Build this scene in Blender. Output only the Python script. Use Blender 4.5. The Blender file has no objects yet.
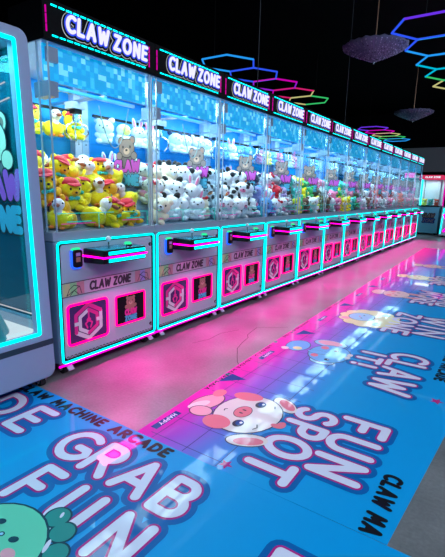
import bpy, math, random
from mathutils import Vector, Matrix, Euler
random.seed(11)
S = bpy.context.scene
COL = S.collection
PI = math.pi

# ------------------------------------------------------------------ materials
def srgb(r, g, b):
    f = lambda c: (c/12.92 if c <= .04045 else ((c+.055)/1.055)**2.4)
    return (f(r/255), f(g/255), f(b/255))
def pm(name, col, rough=.5, metal=0, coat=0, emit=None, es=0, spec=.5, sheen=0):
    m = bpy.data.materials.new(name); m.use_nodes = True
    b = m.node_tree.nodes['Principled BSDF']
    b.inputs['Base Color'].default_value = (*col, 1)
    b.inputs['Roughness'].default_value = rough
    b.inputs['Metallic'].default_value = metal
    b.inputs['Coat Weight'].default_value = coat
    b.inputs['Coat Roughness'].default_value = .035; b.inputs['Coat IOR'].default_value = 1.24
    b.inputs['Specular IOR Level'].default_value = spec
    b.inputs['Sheen Weight'].default_value = sheen
    if emit:
        b.inputs['Emission Color'].default_value = (*emit, 1)
        b.inputs['Emission Strength'].default_value = es
    return m
def em(name, col, s):
    m = bpy.data.materials.new(name); m.use_nodes = True
    nt = m.node_tree; nt.nodes.clear()
    o = nt.nodes.new('ShaderNodeOutputMaterial'); e = nt.nodes.new('ShaderNodeEmission')
    e.inputs[0].default_value = (*col, 1); e.inputs[1].default_value = s
    nt.links.new(e.outputs[0], o.inputs[0])
    return m
def glass(name, tint=(1, 1, 1), ior=1.45, rough=.0):
    m = bpy.data.materials.new(name); m.use_nodes = True
    nt = m.node_tree; nt.nodes.clear(); N = nt.nodes.new
    o = N('ShaderNodeOutputMaterial'); t = N('ShaderNodeBsdfTransparent'); g = N('ShaderNodeBsdfGlossy')
    f = N('ShaderNodeFresnel'); x = N('ShaderNodeMixShader')
    t.inputs[0].default_value = (*tint, 1); g.inputs['Roughness'].default_value = rough
    ge = N('ShaderNodeNewGeometry'); mr = N('ShaderNodeMapRange')     # the node inverts the index on back faces: undo that for a thin pane
    mr.inputs['To Min'].default_value = ior; mr.inputs['To Max'].default_value = 1/ior
    nt.links.new(ge.outputs['Backfacing'], mr.inputs['Value']); nt.links.new(mr.outputs[0], f.inputs[0])
    nt.links.new(f.outputs[0], x.inputs[0]); nt.links.new(t.outputs[0], x.inputs[1])
    nt.links.new(g.outputs[0], x.inputs[2]); nt.links.new(x.outputs[0], o.inputs[0])
    return m

M = {}
M['white'] = pm('cabinet_white', (.44, .51, .64), .38)
M['frame_white'] = pm('powder_coat_white', (.33, .41, .62), .42)
M['ledge'] = pm('ledge_grey', (.30, .36, .46), .3)
M['steel_blue'] = pm('side_panel_blue', (.16, .27, .40), .4)
M['black'] = pm('black_gloss', (.004, .004, .006), .35, spec=.25)
M['sign_black'] = pm('sign_black', (.003, .003, .004), .6, spec=.08)
M['blackmat'] = pm('black_rubber', (.01, .01, .012), .7)
M['chrome'] = pm('chrome', (.75, .8, .85), .15, 1)
M['steel'] = pm('brushed_steel', (.55, .57, .62), .32, 1)
M['pillar'] = pm('pillar_lavender', (.55, .60, .75), .45)
M['blue_wall'] = pm('blue_backdrop', srgb(0, 150, 225), .5)
M['teal_wall'] = pm('teal_backdrop', (.03, .30, .38), .4)
M['bed'] = pm('prize_bed', (.30, .38, .50), .6)
M['cyan'] = em('cyan_led', (.0, .90, .95), 2.3)
M['cyan_dim'] = em('cyan_edge_and_streak', (.0, .75, .70), .8)
M['magenta'] = em('magenta_led', (1, 0, .62), 1.6)
M['deck_magenta'] = em('deck_magenta_led', (1, 0, .42), 4.5)
M['pink_led'] = em('pink_led', (1, 0, .17), 2.8)
M['magenta_dim'] = em('magenta_bar_and_streak', (.75, 0, .42), .9)
M['green_led'] = em('green_led', (.03, .9, .35), 1.2)
M['blue_led'] = em('blue_led', (.02, .12, 1), 1.6)
M['violet_led'] = em('violet_led', (.35, .02, 1), 1.4)
M['white_led'] = em('sign_white', (.86, .86, 1), 1.05)
M['blue_halo'] = em('sign_blue_halo', (.03, .10, .95), .95)
M['mag_halo'] = em('sign_violet_halo', (.32, .16, 1), .85)
M['line_white'] = em('sign_outline_and_streak', (.8, .85, .9), .65)
M['glass'] = glass('pane_glass', (.97, .99, 1), 1.33)
M['glass_side'] = glass('side_glass', (.93, .98, 1), 1.35)
M['glass_teal'] = glass('teal_glass', (.55, .85, .9), 1.4)
M['acrylic'] = glass('acrylic', (.93, .99, 1), 1.3)
M['purple_dark'] = pm('door_purple', srgb(70, 45, 105), .25)
M['poster_black'] = pm('poster_black', (.005, .005, .008), .6, spec=.15)
M['p_pink'] = pm('print_pink', srgb(225, 40, 150), .4)
M['p_white'] = pm('print_white', (.75, .75, .82), .4)
M['p_cyan'] = pm('print_cyan', srgb(70, 190, 215), .4)
M['p_brown'] = pm('print_brown', srgb(165, 120, 105), .45)
M['p_tan'] = pm('print_tan', srgb(205, 170, 150), .45)
M['p_dark'] = pm('print_dark', (.02, .02, .03), .45)
M['p_grey'] = pm('print_greybrown', srgb(120, 110, 112), .45)
M['s_cream'] = pm('sticker_cream', srgb(235, 225, 195), .5)
M['s_bear'] = pm('sticker_bear', srgb(140, 125, 120), .5)
M['s_purple'] = pm('sticker_purple', srgb(200, 80, 185), .5)
M['s_cyan'] = pm('sticker_cyan', srgb(75, 165, 195), .5)
M['decal'] = pm('decal_grey', (.42, .42, .50), .35)
M['d_yellow'] = pm('decal_yellow', srgb(205, 195, 150), .4)
M['d_rose'] = pm('decal_rose', srgb(200, 130, 150), .4)
M['d_green'] = pm('decal_green', srgb(150, 205, 150), .4)
M['d_violet'] = pm('decal_violet', srgb(165, 140, 215), .4)
# mat inks
MR = dict(rough=.42, coat=.8, spec=.15)
M['m_white'] = pm('ink_white', (.80, .76, .92), **MR)
M['m_mag'] = pm('ink_magenta', srgb(190, 15, 125), **MR)
M['m_navy'] = pm('ink_navy', srgb(0, 98, 172), **MR)
M['m_black'] = pm('ink_black', (.006, .006, .012), **MR)
M['m_cream'] = pm('ink_cream', srgb(240, 225, 222), **MR)
M['m_rose'] = pm('ink_rose', srgb(240, 120, 140), **MR)
M['m_pink'] = pm('ink_pink', srgb(240, 170, 185), **MR)
M['m_outline'] = pm('ink_outline', srgb(60, 30, 60), **MR)
M['m_sky'] = pm('ink_sky', srgb(110, 180, 235), **MR)
M['m_skyl'] = pm('ink_pale_blue', srgb(165, 215, 245), **MR)
M['m_butter'] = pm('ink_butter', srgb(240, 232, 170), **MR)
M['m_mint'] = pm('ink_mint', srgb(110, 215, 180), **MR)
M['m_teal'] = pm('ink_teal', srgb(40, 145, 140), **MR)
M['m_dteal'] = pm('ink_dark_teal', srgb(10, 60, 80), **MR)
M['m_signnavy'] = pm('ink_sign_navy', srgb(10, 55, 135), **MR)
M['m_grid'] = pm('ink_grid', srgb(60, 40, 120), **MR)
M['m_beige'] = pm('ink_beige', srgb(230, 195, 185), **MR)

def plush_mat(n, r, g, b):
    m = pm('plush_'+n, srgb(r, g, b), .85, sheen=.3)
    nt = m.node_tree; N = nt.nodes.new
    t = N('ShaderNodeTexCoord'); nz = N('ShaderNodeTexNoise'); bp = N('ShaderNodeBump')
    nz.inputs['Scale'].default_value = 90; bp.inputs['Strength'].default_value = .35; bp.inputs['Distance'].default_value = .01
    nt.links.new(t.outputs['Object'], nz.inputs['Vector']); nt.links.new(nz.outputs[0], bp.inputs['Height'])
    nt.links.new(bp.outputs[0], nt.nodes['Principled BSDF'].inputs['Normal'])
    M[n] = m
for n, c in dict(yellow=(255, 235, 0), gold=(255, 190, 10), pwhite=(238, 240, 245), cream=(245, 232, 205), pred=(212, 0, 42),
                 brownb=(150, 75, 45), orange=(240, 130, 30), pblack=(18, 18, 24), teal_p=(60, 200, 190), pskyblue=(95, 170, 230),
                 navy=(35, 45, 85), lavender=(180, 160, 215), ppink=(240, 130, 170), green_p=(60, 190, 110), grey_p=(150, 155, 165),
                 brown_p=(120, 85, 70), lemon=(250, 240, 110), coral=(240, 105, 85), aqua_cloth=(30, 140, 150)).items():
    plush_mat(n, *c)

def pixel_mat():
    m = pm('header_pixels', (0, .3, .7), .4); nt = m.node_tree; N = nt.nodes.new; L = nt.links.new
    b = nt.nodes['Principled BSDF']
    tc = N('ShaderNodeTexCoord'); mp = N('ShaderNodeMapping'); mp.inputs['Scale'].default_value = (1, 32, 32)
    L(tc.outputs['Object'], mp.inputs[0])
    fl = N('ShaderNodeVectorMath'); fl.operation = 'FLOOR'; L(mp.outputs[0], fl.inputs[0])
    wn = N('ShaderNodeTexWhiteNoise'); L(fl.outputs[0], wn.inputs['Vector'])
    r = N('ShaderNodeValToRGB'); r.color_ramp.interpolation = 'CONSTANT'
    e = r.color_ramp.elements
    e[0].position = 0; e[0].color = (*srgb(0, 150, 205), 1)
    e[1].position = .45; e[1].color = (*srgb(15, 165, 225), 1)
    for p, c in ((.7, (50, 180, 225)), (.85, (110, 205, 232))):
        q = e.new(p); q.color = (*srgb(*c), 1)
    L(wn.outputs['Value'], r.inputs[0]); L(r.outputs[0], b.inputs['Base Color'])
    L(r.outputs[0], b.inputs['Emission Color']); b.inputs['Emission Strength'].default_value = .85
    return m
M['pixels'] = pixel_mat()

def concrete():
    m = pm('polished_concrete', (.2, .2, .2), .32); nt = m.node_tree; N = nt.nodes.new; L = nt.links.new
    b = nt.nodes['Principled BSDF']; tc = N('ShaderNodeTexCoord')
    n1 = N('ShaderNodeTexNoise'); n1.inputs['Scale'].default_value = 2.2; n1.inputs['Detail'].default_value = 6
    n2 = N('ShaderNodeTexNoise'); n2.inputs['Scale'].default_value = 70; n2.inputs['Detail'].default_value = 4
    L(tc.outputs['Object'], n1.inputs['Vector']); L(tc.outputs['Object'], n2.inputs['Vector'])
    mx = N('ShaderNodeMath'); mx.operation = 'MULTIPLY_ADD'; mx.inputs[1].default_value = .35
    L(n2.outputs[0], mx.inputs[0]); L(n1.outputs[0], mx.inputs[2])
    r = N('ShaderNodeValToRGB'); e = r.color_ramp.elements
    e[0].position = .45; e[0].color = (.12, .12, .125, 1); e[1].position = .9; e[1].color = (.27, .265, .27, 1)
    L(mx.outputs[0], r.inputs[0]); L(r.outputs[0], b.inputs['Base Color'])
    rr = N('ShaderNodeMapRange'); rr.inputs['To Min'].default_value = .22; rr.inputs['To Max'].default_value = .42
    L(n1.outputs[0], rr.inputs['Value']); L(rr.outputs[0], b.inputs['Roughness'])
    bp = N('ShaderNodeBump'); bp.inputs['Strength'].default_value = .08; bp.inputs['Distance'].default_value = .01
    L(n2.outputs[0], bp.inputs['Height']); L(bp.outputs[0], b.inputs['Normal'])
    return m
M['concrete'] = concrete()

def mat_print(name, axis, stops):
    """vinyl print: a colour gradient printed across the mat (object coordinates)"""
    m = pm(name, (0, .2, .6), .42, coat=.8, spec=.15); nt = m.node_tree; N = nt.nodes.new; L = nt.links.new
    b = nt.nodes['Principled BSDF']; tc = N('ShaderNodeTexCoord'); sp = N('ShaderNodeSeparateXYZ')
    L(tc.outputs['Object'], sp.inputs[0])
    nz = N('ShaderNodeTexNoise'); nz.inputs['Scale'].default_value = 3.0; L(tc.outputs['Object'], nz.inputs['Vector'])
    ad = N('ShaderNodeMath'); ad.operation = 'MULTIPLY_ADD'; ad.inputs[1].default_value = .12
    L(nz.outputs[0], ad.inputs[0]); L(sp.outputs[axis], ad.inputs[2])
    lo, hi = stops[0][0], stops[-1][0]
    mr = N('ShaderNodeMapRange'); mr.inputs['From Min'].default_value = lo; mr.inputs['From Max'].default_value = hi
    L(ad.outputs[0], mr.inputs['Value'])
    r = N('ShaderNodeValToRGB'); e = r.color_ramp.elements
    for i, (p, c) in enumerate(stops):
        q = e[i] if i < 2 else e.new((p-lo)/(hi-lo))
        q.position = (p-lo)/(hi-lo); q.color = (*srgb(*c), 1)
    L(mr.outputs[0], r.inputs[0]); L(r.outputs[0], b.inputs['Base Color'])
    bp = N('ShaderNodeBump'); bp.inputs['Strength'].default_value = .02; bp.inputs['Distance'].default_value = .005
    n2 = N('ShaderNodeTexNoise'); n2.inputs['Scale'].default_value = 9; L(tc.outputs['Object'], n2.inputs['Vector'])
    L(n2.outputs[0], bp.inputs['Height']); L(bp.outputs[0], b.inputs['Normal']); L(bp.outputs[0], b.inputs['Coat Normal'])
    return m
M['runner_print'] = mat_print('runner_print', 0, [(.70, (232, 0, 165)), (.92, (215, 10, 175)), (1.06, (160, 70, 205)), (1.24, (95, 120, 215)), (1.45, (5, 160, 226)), (2.1, (0, 158, 226))])
M['front_print'] = mat_print('front_print', 1, [(-1.5, (190, 60, 190)), (-1.05, (120, 120, 215)), (-.85, (70, 140, 222)), (-.66, (0, 160, 226)), (-.1, (0, 158, 226))])

def beads():
    m = pm('crystal_beads', (.1, .1, .2), .3, .4, coat=.3); nt = m.node_tree; N = nt.nodes.new; L = nt.links.new
    b = nt.nodes['Principled BSDF']; tc = N('ShaderNodeTexCoord'); v = N('ShaderNodeTexVoronoi'); v.inputs['Scale'].default_value = 26
    L(tc.outputs['Object'], v.inputs['Vector'])
    r = N('ShaderNodeValToRGB'); e = r.color_ramp.elements
    e[0].position = .2; e[0].color = (.75, .75, 1, 1); e[1].position = .75; e[1].color = (.03, .03, .07, 1)
    L(v.outputs['Distance'], r.inputs[0]); L(r.outputs[0], b.inputs['Base Color'])
    return m
M['beads'] = beads()
M['ceiling'] = pm('black_ceiling', (.004, .004, .005), .9, spec=.1)
M['wall'] = pm('black_wall', (.006, .006, .008), .9, spec=.1)
M['beam'] = pm('grey_soffit', (.30, .30, .34), .8)
M['rod'] = pm('brass_rod', (.5, .3, .2), .35, .8)
M['cable'] = pm('grey_cable', (.06, .07, .08), .7)
HEX = {}
def hexm(key, col, s=1.0):
    if key not in HEX: HEX[key] = em('hex_'+key, col, s)
    return HEX[key]

# ------------------------------------------------------------------ mesh builder
class MB:
    def __init__(s): s.v = []; s.f = []; s.m = []; s.sm = []; s.mats = []
    def mi(s, m):
        if m not in s.mats: s.mats.append(m)
        return s.mats.index(m)
    def face(s, pts, m, smooth=False):
        b = len(s.v); s.v += [tuple(p) for p in pts]; s.f.append(tuple(range(b, b+len(pts)))); s.m.append(s.mi(m)); s.sm.append(smooth)
    def add(s, vs, fs, m, smooth=False):
        b = len(s.v); s.v += [tuple(p) for p in vs]; k = s.mi(m)
        for f in fs: s.f.append(tuple(b+i for i in f)); s.m.append(k); s.sm.append(smooth)
    def box(s, x0, x1, y0, y1, z0, z1, m):
        vs = [(x, y, z) for x in (x0, x1) for y in (y0, y1) for z in (z0, z1)]
        s.add(vs, [(0, 1, 3, 2), (4, 6, 7, 5), (0, 4, 5, 1), (2, 3, 7, 6), (0, 2, 6, 4), (1, 5, 7, 3)], m)
    def prism(s, pts, d, m):
        """polygon pts (list of Vector) swept by vector d"""
        n = len(pts); a = [Vector(p) for p in pts]; b = [p+d for p in a]
        s.add(a+b, [tuple(range(n))[::-1], tuple(range(n, 2*n))]+[(i, (i+1) % n, n+(i+1) % n, n+i) for i in range(n)], m)
    def sphere(s, c, r, m, rot=None, nu=16, nv=10):
        if not hasattr(r, '__len__'): r = (r, r, r)
        R = rot if rot is not None else Matrix.Identity(3); c = Vector(c)
        vs = [c+R @ Vector((0, 0, -r[2]))]
        for j in range(1, nv):
            t = -PI/2+PI*j/nv
            for i in range(nu):
                a = 2*PI*i/nu
                vs.append(c+R @ Vector((r[0]*math.cos(t)*math.cos(a), r[1]*math.cos(t)*math.sin(a), r[2]*math.sin(t))))
        vs.append(c+R @ Vector((0, 0, r[2]))); top = len(vs)-1
        fs = [(0, 1+(i+1) % nu, 1+i) for i in range(nu)]
        for j in range(nv-2):
            for i in range(nu):
                a = 1+j*nu+i; b = 1+j*nu+(i+1) % nu
                fs.append((a, b, b+nu, a+nu))
        o = 1+(nv-2)*nu
        fs += [(o+i, o+(i+1) % nu, top) for i in range(nu)]
        s.add(vs, fs, m, True)
    def cone(s, p, q, r1, r2, m, n=12, smooth=True, caps=True):
        p = Vector(p); q = Vector(q); d = (q-p).normalized()
        a = d.orthogonal().normalized(); b = d.cross(a)
        vs = [p+(a*math.cos(2*PI*i/n)+b*math.sin(2*PI*i/n))*r1 for i in range(n)]+[q+(a*math.cos(2*PI*i/n)+b*math.sin(2*PI*i/n))*r2 for i in range(n)]
        s.add(vs, [(i, (i+1) % n, n+(i+1) % n, n+i) for i in range(n)], m, smooth)
        if caps: s.add(vs, [tuple(range(n))[::-1], tuple(range(n, 2*n))], m)
    def tube(s, pts, r, m, closed=False, n=8):
        P = [Vector(p) for p in pts]; N = len(P); vs = []; prev = None
        for i in range(N):
            if closed: t = (P[(i+1) % N]-P[i-1])
            else: t = P[min(i+1, N-1)]-P[max(i-1, 0)]
            t.normalize()
            a = t.orthogonal() if prev is None else prev-t*prev.dot(t)
            a.normalize(); prev = a; b = t.cross(a)
            vs += [P[i]+(a*math.cos(2*PI*k/n)+b*math.sin(2*PI*k/n))*r for k in range(n)]
        fs = []
        for i in range(N if closed else N-1):
            j = (i+1) % N
            for k in range(n): fs.append((i*n+k, i*n+(k+1) % n, j*n+(k+1) % n, j*n+k))
        if not closed: fs += [tuple(range(n))[::-1], tuple(range((N-1)*n, N*n))]
        s.add(vs, fs, m, True)
    def build(s, name, parent=None, bevel=0, loc=None):
        me = bpy.data.meshes.new(name); me.from_pydata(s.v, [], s.f)
        for m in s.mats: me.materials.append(m)
        me.polygons.foreach_set('material_index', s.m); me.polygons.foreach_set('use_smooth', s.sm); me.update()
        o = bpy.data.objects.new(name, me); COL.objects.link(o)
        if parent: o.parent = parent
        if loc: o.location = loc
        if bevel:
            b = o.modifiers.new('bevel', 'BEVEL'); b.width = bevel; b.segments = 3; b.limit_method = 'ANGLE'
        return o
def tag(o, label=None, cat=None, group=None, kind=None):
    if label: o['label'] = label
    if cat: o['category'] = cat
    if group: o['group'] = group
    if kind: o['kind'] = kind
    return o
def empty(name, loc=(0, 0, 0), rz=0):
    o = bpy.data.objects.new(name, None); COL.objects.link(o); o.location = loc; o.rotation_euler = (0, 0, rz)
    o.empty_display_size = .1
    return o
KIDS = {}
def kids(o): return [c for c in bpy.data.objects if c.parent == o]
def copy_tree(o, parent=None, skip=(), tree=None):
    if tree is None:
        tree = {}
        for c in bpy.data.objects:
            if c.parent: tree.setdefault(c.parent, []).append(c)
    c = o.copy(); COL.objects.link(c); c.parent = parent
    for ch in tree.get(o, []):
        if ch.name.split('.')[0] not in skip: copy_tree(ch, c, skip, tree)
    return c

def rrect(y0, y1, z0, z1, r, n=5):
    """rounded rectangle loop (u, v)"""
    o = []
    for (cy, cz, a0) in ((y1-r, z1-r, 0), (y0+r, z1-r, 90), (y0+r, z0+r, 180), (y1-r, z0+r, 270)):
        for k in range(n+1):
            a = math.radians(a0+90*k/n); o.append((cy+r*math.cos(a), cz+r*math.sin(a)))
    return o
def yz(loop, x): return [Vector((x, a, b)) for a, b in loop]
def ring(mb, outer, inner, x0, x1, m):
    """flat frame between two loops of equal count, thickness x0..x1"""
    n = len(outer); V = yz(outer, x1)+yz(inner, x1)+yz(outer, x0)+yz(inner, x0); F = []
    for i in range(n):
        j = (i+1) % n
        F += [(i, j, n+j, n+i), (2*n+i, 3*n+i, 3*n+j, 2*n+j), (i, 2*n+i, 2*n+j, j), (n+i, n+j, 3*n+j, 3*n+i)]
    mb.add(V, F, m)

# ------------------------------------------------------------------ stroke lettering
def arc(cx, cy, rx, ry, a0, a1, n=12):
    return [(cx+rx*math.cos(math.radians(a0+(a1-a0)*k/n)), cy+ry*math.sin(math.radians(a0+(a1-a0)*k/n))) for k in range(n+1)]
G = {
 'A': (.72, [[(0, 0), (.36, 1), (.72, 0)], [(.15, .33), (.57, .33)]]),
 'B': (.58, [[(0, 0), (0, 1), (.3, 1)]+arc(.3, .76, .24, .24, 90, -90)+[(0, .52)], [(.3, .52)]+arc(.32, .26, .27, .26, 90, -90)+[(0, 0)]]),
 'C': (.62, [arc(.42, .5, .42, .5, 52, 308, 18)]),
 'D': (.64, [[(0, 0), (0, 1), (.2, 1)]+arc(.2, .5, .44, .5, 90, -90, 14)+[(0, 0)]]),
 'E': (.5, [[(.5, 1), (0, 1), (0, 0), (.5, 0)], [(0, .52), (.42, .52)]]),
 'F': (.5, [[(.5, 1), (0, 1), (0, 0)], [(0, .5), (.42, .5)]]),
 'G': (.7, [arc(.45, .5, .45, .5, 50, 335, 18)+[(.78, .45), (.48, .45)]]),
 'H': (.58, [[(0, 0), (0, 1)], [(.58, 0), (.58, 1)], [(0, .5), (.58, .5)]]),
 'I': (.02, [[(0, 0), (0, 1)]]),
 'L': (.48, [[(0, 1), (0, 0), (.48, 0)]]),
 'M': (.8, [[(0, 0), (.1, 1), (.4, .35), (.7, 1), (.8, 0)]]),
 'N': (.6, [[(0, 0), (0, 1), (.6, 0), (.6, 1)]]),
 'O': (.78, [arc(.39, .5, .39, .5, 0, 360, 24)]),
 'P': (.54, [[(0, 0), (0, 1), (.27, 1)]+arc(.27, .73, .27, .27, 90, -90)+[(0, .46)]]),
 'R': (.58, [[(0, 0), (0, 1), (.28, 1)]+arc(.28, .74, .27, .26, 90, -90)+[(0, .48)], [(.26, .48), (.58, 0)]]),
 'S': (.56, [arc(.29, .75, .27, .25, 35, 270, 12)+arc(.28, .25, .28, .25, 90, -145, 12)]),
 'T': (.62, [[(0, 1), (.62, 1)], [(.31, 1), (.31, 0)]]),
 'U': (.6, [[(0, 1), (0, .3)]+arc(.3, .3, .3, .3, 180, 360, 10)+[(.6, 1)]]),
 'W': (.95, [[(0, 1), (.22, 0), (.475, .8), (.73, 0), (.95, 1)]]),
 'Y': (.6, [[(0, 1), (.3, .5), (.6, 1)], [(.3, .5), (.3, 0)]]),
 'Z': (.56, [[(0, 1), (.56, 1), (0, 0), (.56, 0)]]),
 '!': (.02, [[(0, 1), (0, .35)], [(0, .02), (0, 0)]]),
}
def layout(text, track=.34, space=.5):
    segs = []; x = 0
    for ch in text:
        if ch == ' ': x += space; continue
        w, st = G[ch]
        for s_ in st:
            for a, b in zip(s_[:-1], s_[1:]): segs.append(((x+a[0], a[1]), (x+b[0], b[1])))
        x += w+track
    return segs, x-track
class Frame:
    def __init__(s, O, ex, ey): s.O = Vector(O); s.x = Vector(ex); s.y = Vector(ey); s.n = s.x.cross(s.y)
    def p(s, u, v, h=0): return s.O+s.x*u+s.y*v+s.n*h
STEP = [0]
def capsule(mb, fr, a, b, r, h0, h1, m, n=6):
    STEP[0] = (STEP[0]+1) % 24; h1 = h1+STEP[0]*1.4e-5      # overlapping strokes never coplanar
    a = Vector(a); b = Vector(b); d = b-a
    ang = math.atan2(d.y, d.x) if d.length > 1e-9 else 0
    pts = [b+Vector((math.cos(ang-PI/2+PI*k/n), math.sin(ang-PI/2+PI*k/n)))*r for k in range(n+1)]
    pts += [a+Vector((math.cos(ang+PI/2+PI*k/n), math.sin(ang+PI/2+PI*k/n)))*r for k in range(n+1)]
    if h0 is None: mb.face([fr.p(q.x, q.y, h1) for q in pts], m)
    else: mb.prism([fr.p(q.x, q.y, h0) for q in pts], fr.n*(h1-h0), m)
def write(mb, fr, text, u0, v0, width, height, layers, slant=0, track=.34, space=.5, n=6):
    """layers: (radius, h0, h1, material, du, dv)"""
    segs, W = layout(text, track, space); sx = width/W
    for (r, h0, h1, m, du, dv) in layers:
        for a, b in segs:
            capsule(mb, fr, (u0+du+a[0]*sx+slant*a[1]*height, v0+dv+a[1]*height), (u0+du+b[0]*sx+slant*b[1]*height, v0+dv+b[1]*height), r, h0, h1, m, n)
def ell(mb, fr, u, v, ru, rv, m, h, rot=0, n=28):
    STEP[0] = (STEP[0]+1) % 24; h = h+STEP[0]*1.0e-5
    c, s_ = math.cos(rot), math.sin(rot); pts = []
    for k in range(n):
        a = 2*PI*k/n; x, y = ru*math.cos(a), rv*math.sin(a)
        pts.append(fr.p(u+x*c-y*s_, v+x*s_+y*c, h))
    mb.face(pts, m)
def poly(mb, fr, pts, m, h): mb.face([fr.p(u, v, h) for u, v in pts], m)
def line(mb, fr, pts, r, m, h):
    for a, b in zip(pts[:-1], pts[1:]): capsule(mb, fr, a, b, r, None, h, m, 3)
def star(mb, fr, u, v, R, m, h, rot=.3):
    poly(mb, fr, [(u+(R if k % 2 == 0 else R*.45)*math.cos(rot+PI*k/5), v+(R if k % 2 == 0 else R*.45)*math.sin(rot+PI*k/5)) for k in range(10)], m, h)

# ------------------------------------------------------------------ setting
def st(name, mb): o = mb.build(name); o['kind'] = 'structure'; return o
b = MB(); b.face([(-7, -6, 0), (9, -6, 0), (9, 17, 0), (-7, 17, 0)], M['concrete'])
M['crack'] = pm('floor_crack', (.03, .028, .03), .8)
fr0 = Frame((0, 0, 0), (1, 0, 0), (0, 1, 0))
CR = [[(.76, .86), (.721, .905), (.66, 1.0), (.63, 1.05), (.588, 1.116), (.55, 1.25), (.527, 1.377), (.488, 1.431), (.47, 1.53), (.451, 1.653), (.50, 1.70), (.563, 1.742), (.66, 1.83)],
      [(.25, 1.0), (.3, 1.15), (.29, 1.33), (.36, 1.5)], [(.134, 7.212), (.3, 7.24), (.45, 7.33), (.665, 7.352)]]
for c in CR: line(b, fr0, c, .0022, M['crack'], .0006)
st('floor', b)
b = MB(); b.box(-7, 9, -6, 17, 4.3, 4.4, M['ceiling']); st('ceiling', b)
b = MB(); b.box(-7, 9, 17, 17.1, 0, 4.3, M['wall']); st('wall_back', b)
b = MB(); b.box(-7.1, -7, -6, 17, 0, 4.3, M['wall']); st('wall_left', b)
b = MB(); b.box(9, 9.1, -6, 17, 0, 4.3, M['wall']); st('wall_right', b)
b = MB(); b.box(-7, 9, -6.1, -6, 0, 4.3, M['wall']); st('wall_front', b)
b = MB(); b.box(-4.5, 4.5, 16, 17, 2.02, 2.87, M['beam']); st('trim_1', b)

# ------------------------------------------------------------------ bear sticker (shared by machines)
def bear_sticker(fr, scale=1.0, bear='s_bear'):
    """teddy peeking over CLAW / ZONE lettering; frame origin = left end of the CLAW baseline, .30 wide"""
    b = MB(); k = scale; h = .0008
    def e(u, v, ru, rv, m, L): ell(b, fr, u*k, v*k, ru*k, rv*k, M[m], h*L)
    for s_ in (-1, 1):
        e(.15+s_*.062, .232, .036, .036, 'p_dark', 1); e(.15+s_*.062, .232, .030, .030, bear, 2); e(.15+s_*.062, .230, .018, .018, 'p_brown', 3)
        e(.15+s_*.083, .115, .036, .034, 'p_dark', 5); e(.15+s_*.083, .115, .031, .029, bear, 6)
    e(.15, .10, .075, .10, 'p_dark', 1); e(.15, .10, .069, .094, 'p_grey', 2)
    e(.15, .175, .09, .076, 'p_dark', 3); e(.15, .175, .084, .070, bear, 4)
    e(.15, .152, .034, .026, 'p_tan', 5); e(.15, .160, .013, .009, 'p_dark', 6)
    for s_ in (-1, 1): e(.15+s_*.040, .185, .009, .011, 'p_dark', 5)
    write(b, fr, 'CLAW', .015*k, 0, .27*k, .072*k, [(.021*k, None, h*7, M['p_dark'], 0, 0), (.015*k, None, h*8, M['s_purple'], 0, 0)], track=.30)
    write(b, fr, 'ZONE', .02*k, -.108*k, .255*k, .066*k, [(.020*k, None, h*7, M['p_dark'], 0, 0), (.014*k, None, h*8, M['s_cyan'], 0, 0)], track=.38)
    return b

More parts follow.
